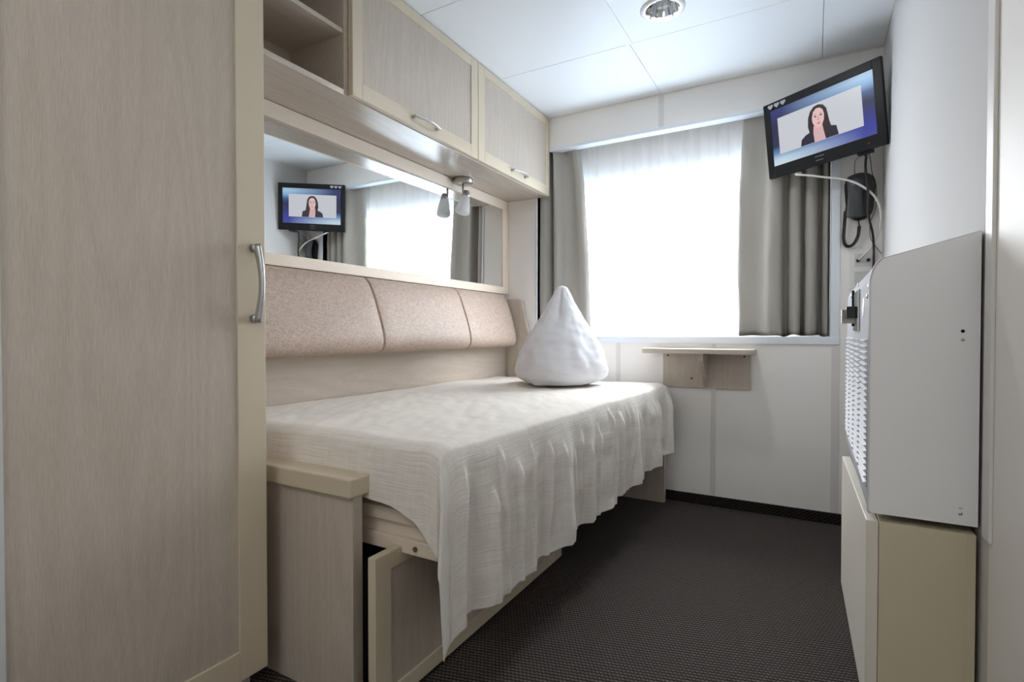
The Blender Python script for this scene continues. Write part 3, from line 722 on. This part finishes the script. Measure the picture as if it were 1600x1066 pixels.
for k in range(steps + 1):
    l = tot * k / steps; i = 0
    lo, hi = 0, len(coil) - 1
    while hi - lo > 1:
        mid = (lo + hi) // 2
        if coil[mid][4] <= l: lo = mid
        else: hi = mid
    fr = (l - coil[lo][4]) / max(1e-9, coil[hi][4] - coil[lo][4]); p = coil[lo][0].lerp(coil[hi][0], fr); a = l / .0042 * 2 * math.pi
    pts.append(p + coil[lo][2] * (.0058 * math.cos(a)) + coil[lo][3] * (.0058 * math.sin(a)))
m = MB().tube(pts, .0019, 5)
m.tube([(.168, YB - .026, 1.328), (.166, YB - .026, 1.345), (.160, YB - .036, 1.365)], .0022, 6); m.tube([(.116, YB - .030, 1.398), (.118, YB - .040, 1.41), (.128, YB - .045, 1.405)], .0022, 6)
m.build('coiled_cord', black, ph)
so = thing('socket_plate', 'white socket plate on the wall below the telephone', 'socket', (.186, YB, 1.06))
MB().box(.134, .232, YB - .010, YB, 1.055, 1.237, .003).build('plate', whitep, so)
m = MB().box(.152, .222, YB - .0125, YB - .009, 1.155, 1.212, .0015).box(.152, .222, YB - .0125, YB - .009, 1.075, 1.132, .0015)
m.build('insert', plain('pale_grey_plastic', (205, 204, 204), .4), so)
for sx in (.165, .203): MB().lathe([(.0075, 0), (.0075, .006), (.004, .006), (.004, .002), (0, .002)], (sx, YB - .012, 1.180), (0, -1, 0), 14).build('jack', dgrey, so)
cx_ = catmull([TM @ Vector((-.115, -TH / 2 - .004, -.034)), (-.075, 2.705, 1.571), (-.02, 2.697, 1.556), (.039, 2.69, 1.538), (.10, 2.687, 1.521), (.155, 2.685, 1.493), (.205, 2.686, 1.447), (.232, 2.69, 1.395), (.240, 2.70, 1.337), (.234, 2.72, 1.288), (.212, 2.75, 1.231), (.167, 2.778, 1.182)], 8)
tag(MB().tube(cx_, .0044, 8).build('antenna_cable', plain('white_cable_jacket', (224, 223, 218), .4), base=(.1, 2.70, 1.5)), 'white antenna cable looping from the television down to the wall socket', 'cable')
pc = catmull([TM @ Vector((.150, -TH / 2 - .010, -.036)), (.183, 2.665, 1.60), (.182, 2.672, 1.547), (.192, 2.674, 1.452), (.194, 2.68, 1.36), (.214, 2.715, 1.27), (.219, 2.74, 1.169), (.214, 2.75, 1.10), (.214, 2.758, 1.05)], 8)
tag(MB().tube(pc, .0046, 8).build('power_cable', black, base=(.2, 2.70, 1.4)), 'black power cable hanging from the television past the telephone', 'cable')
tc1 = catmull([TM @ Vector((.135, -TH / 2 - .010, -.036)), (.150, 2.70, 1.600), (.146, 2.73, 1.580), (.150, 2.768, 1.548)], 8)
tag(MB().tube(tc1, .0014, 6).build('telephone_wire', black, base=(.13, 2.75, 1.58)), 'thin black wire from the television to the top of the telephone', 'wire')
tc2 = catmull([TM @ Vector((.165, -TH / 2 - .010, -.036)), (.202, 2.71, 1.59), (.2105, 2.75, 1.55), (.227, 2.775, 1.50), (.227, 2.78, 1.40), (.210, 2.785, 1.347), (.209, 2.785, 1.281), (.230, 2.785, 1.236), (.250, 2.788, 1.205)], 8)
tag(MB().tube(tc2, .0014, 6).build('telephone_wire', black, base=(.22, 2.76, 1.5)), 'thin black wire running down the wall behind the telephone to the corner', 'wire')

# ------------------------------------------------------------------ heater unit
hu = thing('heater_unit', 'light grey wall heater with a sloped top above the low cabinet', 'heater', (.17, 1.58, .523))
hp_ = [(.2495, .526), (.094, .526), (.0905, .530)]
hp_ += [(.0905, .955)]
for k in range(1, 9):
    a = k / 8; hp_.append((.0905 + .024 * (1 - math.cos(a * R(80))), .955 + .0345 * math.sin(a * R(80)) / math.sin(R(80)) + .012 * a))
hp_.append((.2495, 1.0395))
m = MB().prism(hp_, 'y', 1.1935, 1.962, bev=.0012); hb = m.build('casing', plain('cool_grey_painted_steel', (166, 168, 173), .7, spec=.12), hu)
MB().tube([(a - .0006 if a < .2 else a, 1.1922, b) for a, b in hp_[1:-1]], .0017, 6).build('edge_highlight', unitw, hu)  # white tube stands in for the bright highlight along the panel edge
MB().prism([(a + (.0012 if a < .17 else -.001), b + (.0012 if b < .7 else -.0014)) for a, b in hp_], 'y', 1.1915, 1.1945).build('side_panel', unitm, hu)
m = MB()
cols = 4; y0, y1, z0, z1 = 1.215, 1.945, .565, .852; cw = (y1 - y0) / cols; rows = 24
for c in range(cols):
    for r in range(rows):
        a, b = y0 + c * cw + .016, y0 + (c + 1) * cw - .016; zz = z0 + (r + .5) * (z1 - z0) / rows
        m.prism([(.0903, zz - .0042), (.0845, zz + .0010), (.0845, zz + .0022), (.0903, zz + .0048)], 'y', a, b)
gr = m.build('grille', unitw, hu)
m = MB()
for c in range(cols):
    for r in range(rows):
        a, b = y0 + c * cw + .018, y0 + (c + 1) * cw - .018; zz = z0 + (r + .5) * (z1 - z0) / rows
        m.box(.0898, .0904, a, b, zz - .0068, zz - .0043)
m.build('grille_slots', plain('grey_slot', (120, 122, 128), .6), gr)
th_ = MB().box(.0865, .0905, 1.44, 1.62, .868, .962, .001).build('control_plate', chrome, hu)
MB().box(.0665, .087, 1.500, 1.530, .898, .926, .002).build('knob', black, th_)
MB().box(.058, .0865, 1.540, 1.545, .886, .920, .0008).box(.058, .0603, 1.515, 1.545, .886, .920, .0008).build('guard', brushed, th_)
MB().box(.083, .0885, 1.60, 1.606, .88, .97).build('slot_edge', dark, th_)
MB().lathe([(0, .0012), (.020, .001), (.021, 0)], (.0905, 1.34, .915), (-1, 0, 0), 24).build('cap', unitm, hu)
for (yy, zz) in ((1.245, .935), (1.50, .976), (1.76, .965), (1.215, .952)): MB().lathe([(0, .0025), (.004, .002), (.005, 0)], (.0905, yy, zz), (-1, 0, 0), 12).build('screw', chrome, hu)
for (zz, mm) in ((.866, dark), (.851, satin), (.557, unitw), (.547, satin)): MB().lathe([(0, .0012), (.0022, .001), (.003, 0)], (.225, 1.1915, zz), (0, -1, 0), 12).build('screw', mm, hu)

# ------------------------------------------------------------------ low cabinet under the heater
lc = thing('low_cabinet', 'low beige wall cabinet below the grey heater', 'cabinet', (.18, 1.48, .155))
MB().box(.1075, XR - .008, 1.192, 1.80, .155, .513, .001).build('carcass', cabm, lc)
MB().box(.234, XR - .0075, 1.1905, 1.194, .155, .5125, .0005).build('filler_strip', cabm, lc)
dd = MB().box(-.0195, 0, 0, .585, .153, .5135, .0015).xf(Matrix.Translation((.1068, 1.1905, 0)) @ Matrix.Rotation(R(1.5), 4, 'Z')).build('door', cabdoor, lc)
MB().box(XR - .008, XR, 1.45, 1.79, .17, .5).build('mounting_rail', cabm, lc)
MB().box(XR - .0045, XR, 1.25, 1.90, .6, .95).build('mounting_plate', dark, hu)

pl = thing('fill_light_panel', 'square white fill light panel added on the ceiling behind the viewer', 'lamp', (-.50, -.62, ZC))  # unseen panel and frame added around the fill light
m = MB().box(-.77, -.75, -.89, -.35, 2.052, ZC - .0005, .002).box(-.25, -.23, -.89, -.35, 2.052, ZC - .0005, .002).box(-.75, -.25, -.89, -.87, 2.052, ZC - .0005, .002).box(-.75, -.25, -.37, -.35, 2.052, ZC - .0005, .002)
m.build('fill_light_frame', framew, pl)
MB().box(-.75, -.25, -.87, -.37, 2.062, 2.066).build('fill_diffuser', emis('fill_panel_glow', (255, 250, 244), 1.6), pl)
# ------------------------------------------------------------------ recessed downlight
DX, DY = -.512, 2.068
dl = thing('downlight', 'round recessed ceiling downlight with a chrome reflector', 'lamp', (DX, DY, ZC))
MB().lathe([(.066, .001), (.066, -.007), (.070, -.0095), (.079, -.006), (.084, -.001), (.084, .0002)], (DX, DY, ZC), n=48).build('trim_ring', plain('white_enamel_ring', (236, 236, 238), .3), dl)
def refl(n=30):
    m = MB(); prof = [(.0665, -.0065), (.0655, -.001), (.062, .014), (.056, .032), (.047, .050), (.034, .064), (.014, .070)]; rings = []
    for r, h in prof: rings.append([m.bm.verts.new((DX + r * (1 - .045 * (k % 2)) * math.cos(2 * math.pi * k / n), DY + r * (1 - .045 * (k % 2)) * math.sin(2 * math.pi * k / n), ZC + h)) for k in range(n)])
    for a, b in zip(rings, rings[1:]):
        for k in range(n): m.bm.faces.new((a[k], a[(k + 1) % n], b[(k + 1) % n], b[k]))
    m.bm.faces.new(rings[-1]); return m
refl().build('reflector', plain('mirror_chrome', (226, 228, 228), .08, metal=1), dl)
m = MB()
for dx in (-.011, .011): m.tube(catmull([(DX + dx, DY, ZC + .066), (DX + dx, DY, ZC + .03), (DX + dx, DY, ZC + .006)], 4), .0085, 12)
m.build('bulb', frostm, dl)
dlamp = bpy.data.lights.new('downlight_glow', 'AREA'); dlamp.shape = 'DISK'; dlamp.size = .10; dlamp.energy = 3.4; dlamp.color = (1, .99, .97)
do = bpy.data.objects.new('downlight_glow', dlamp); do.location = (DX, DY, ZC + .003); COL.objects.link(do)

for o in list(COL.objects):
    if '_b' in o: del o['_b']
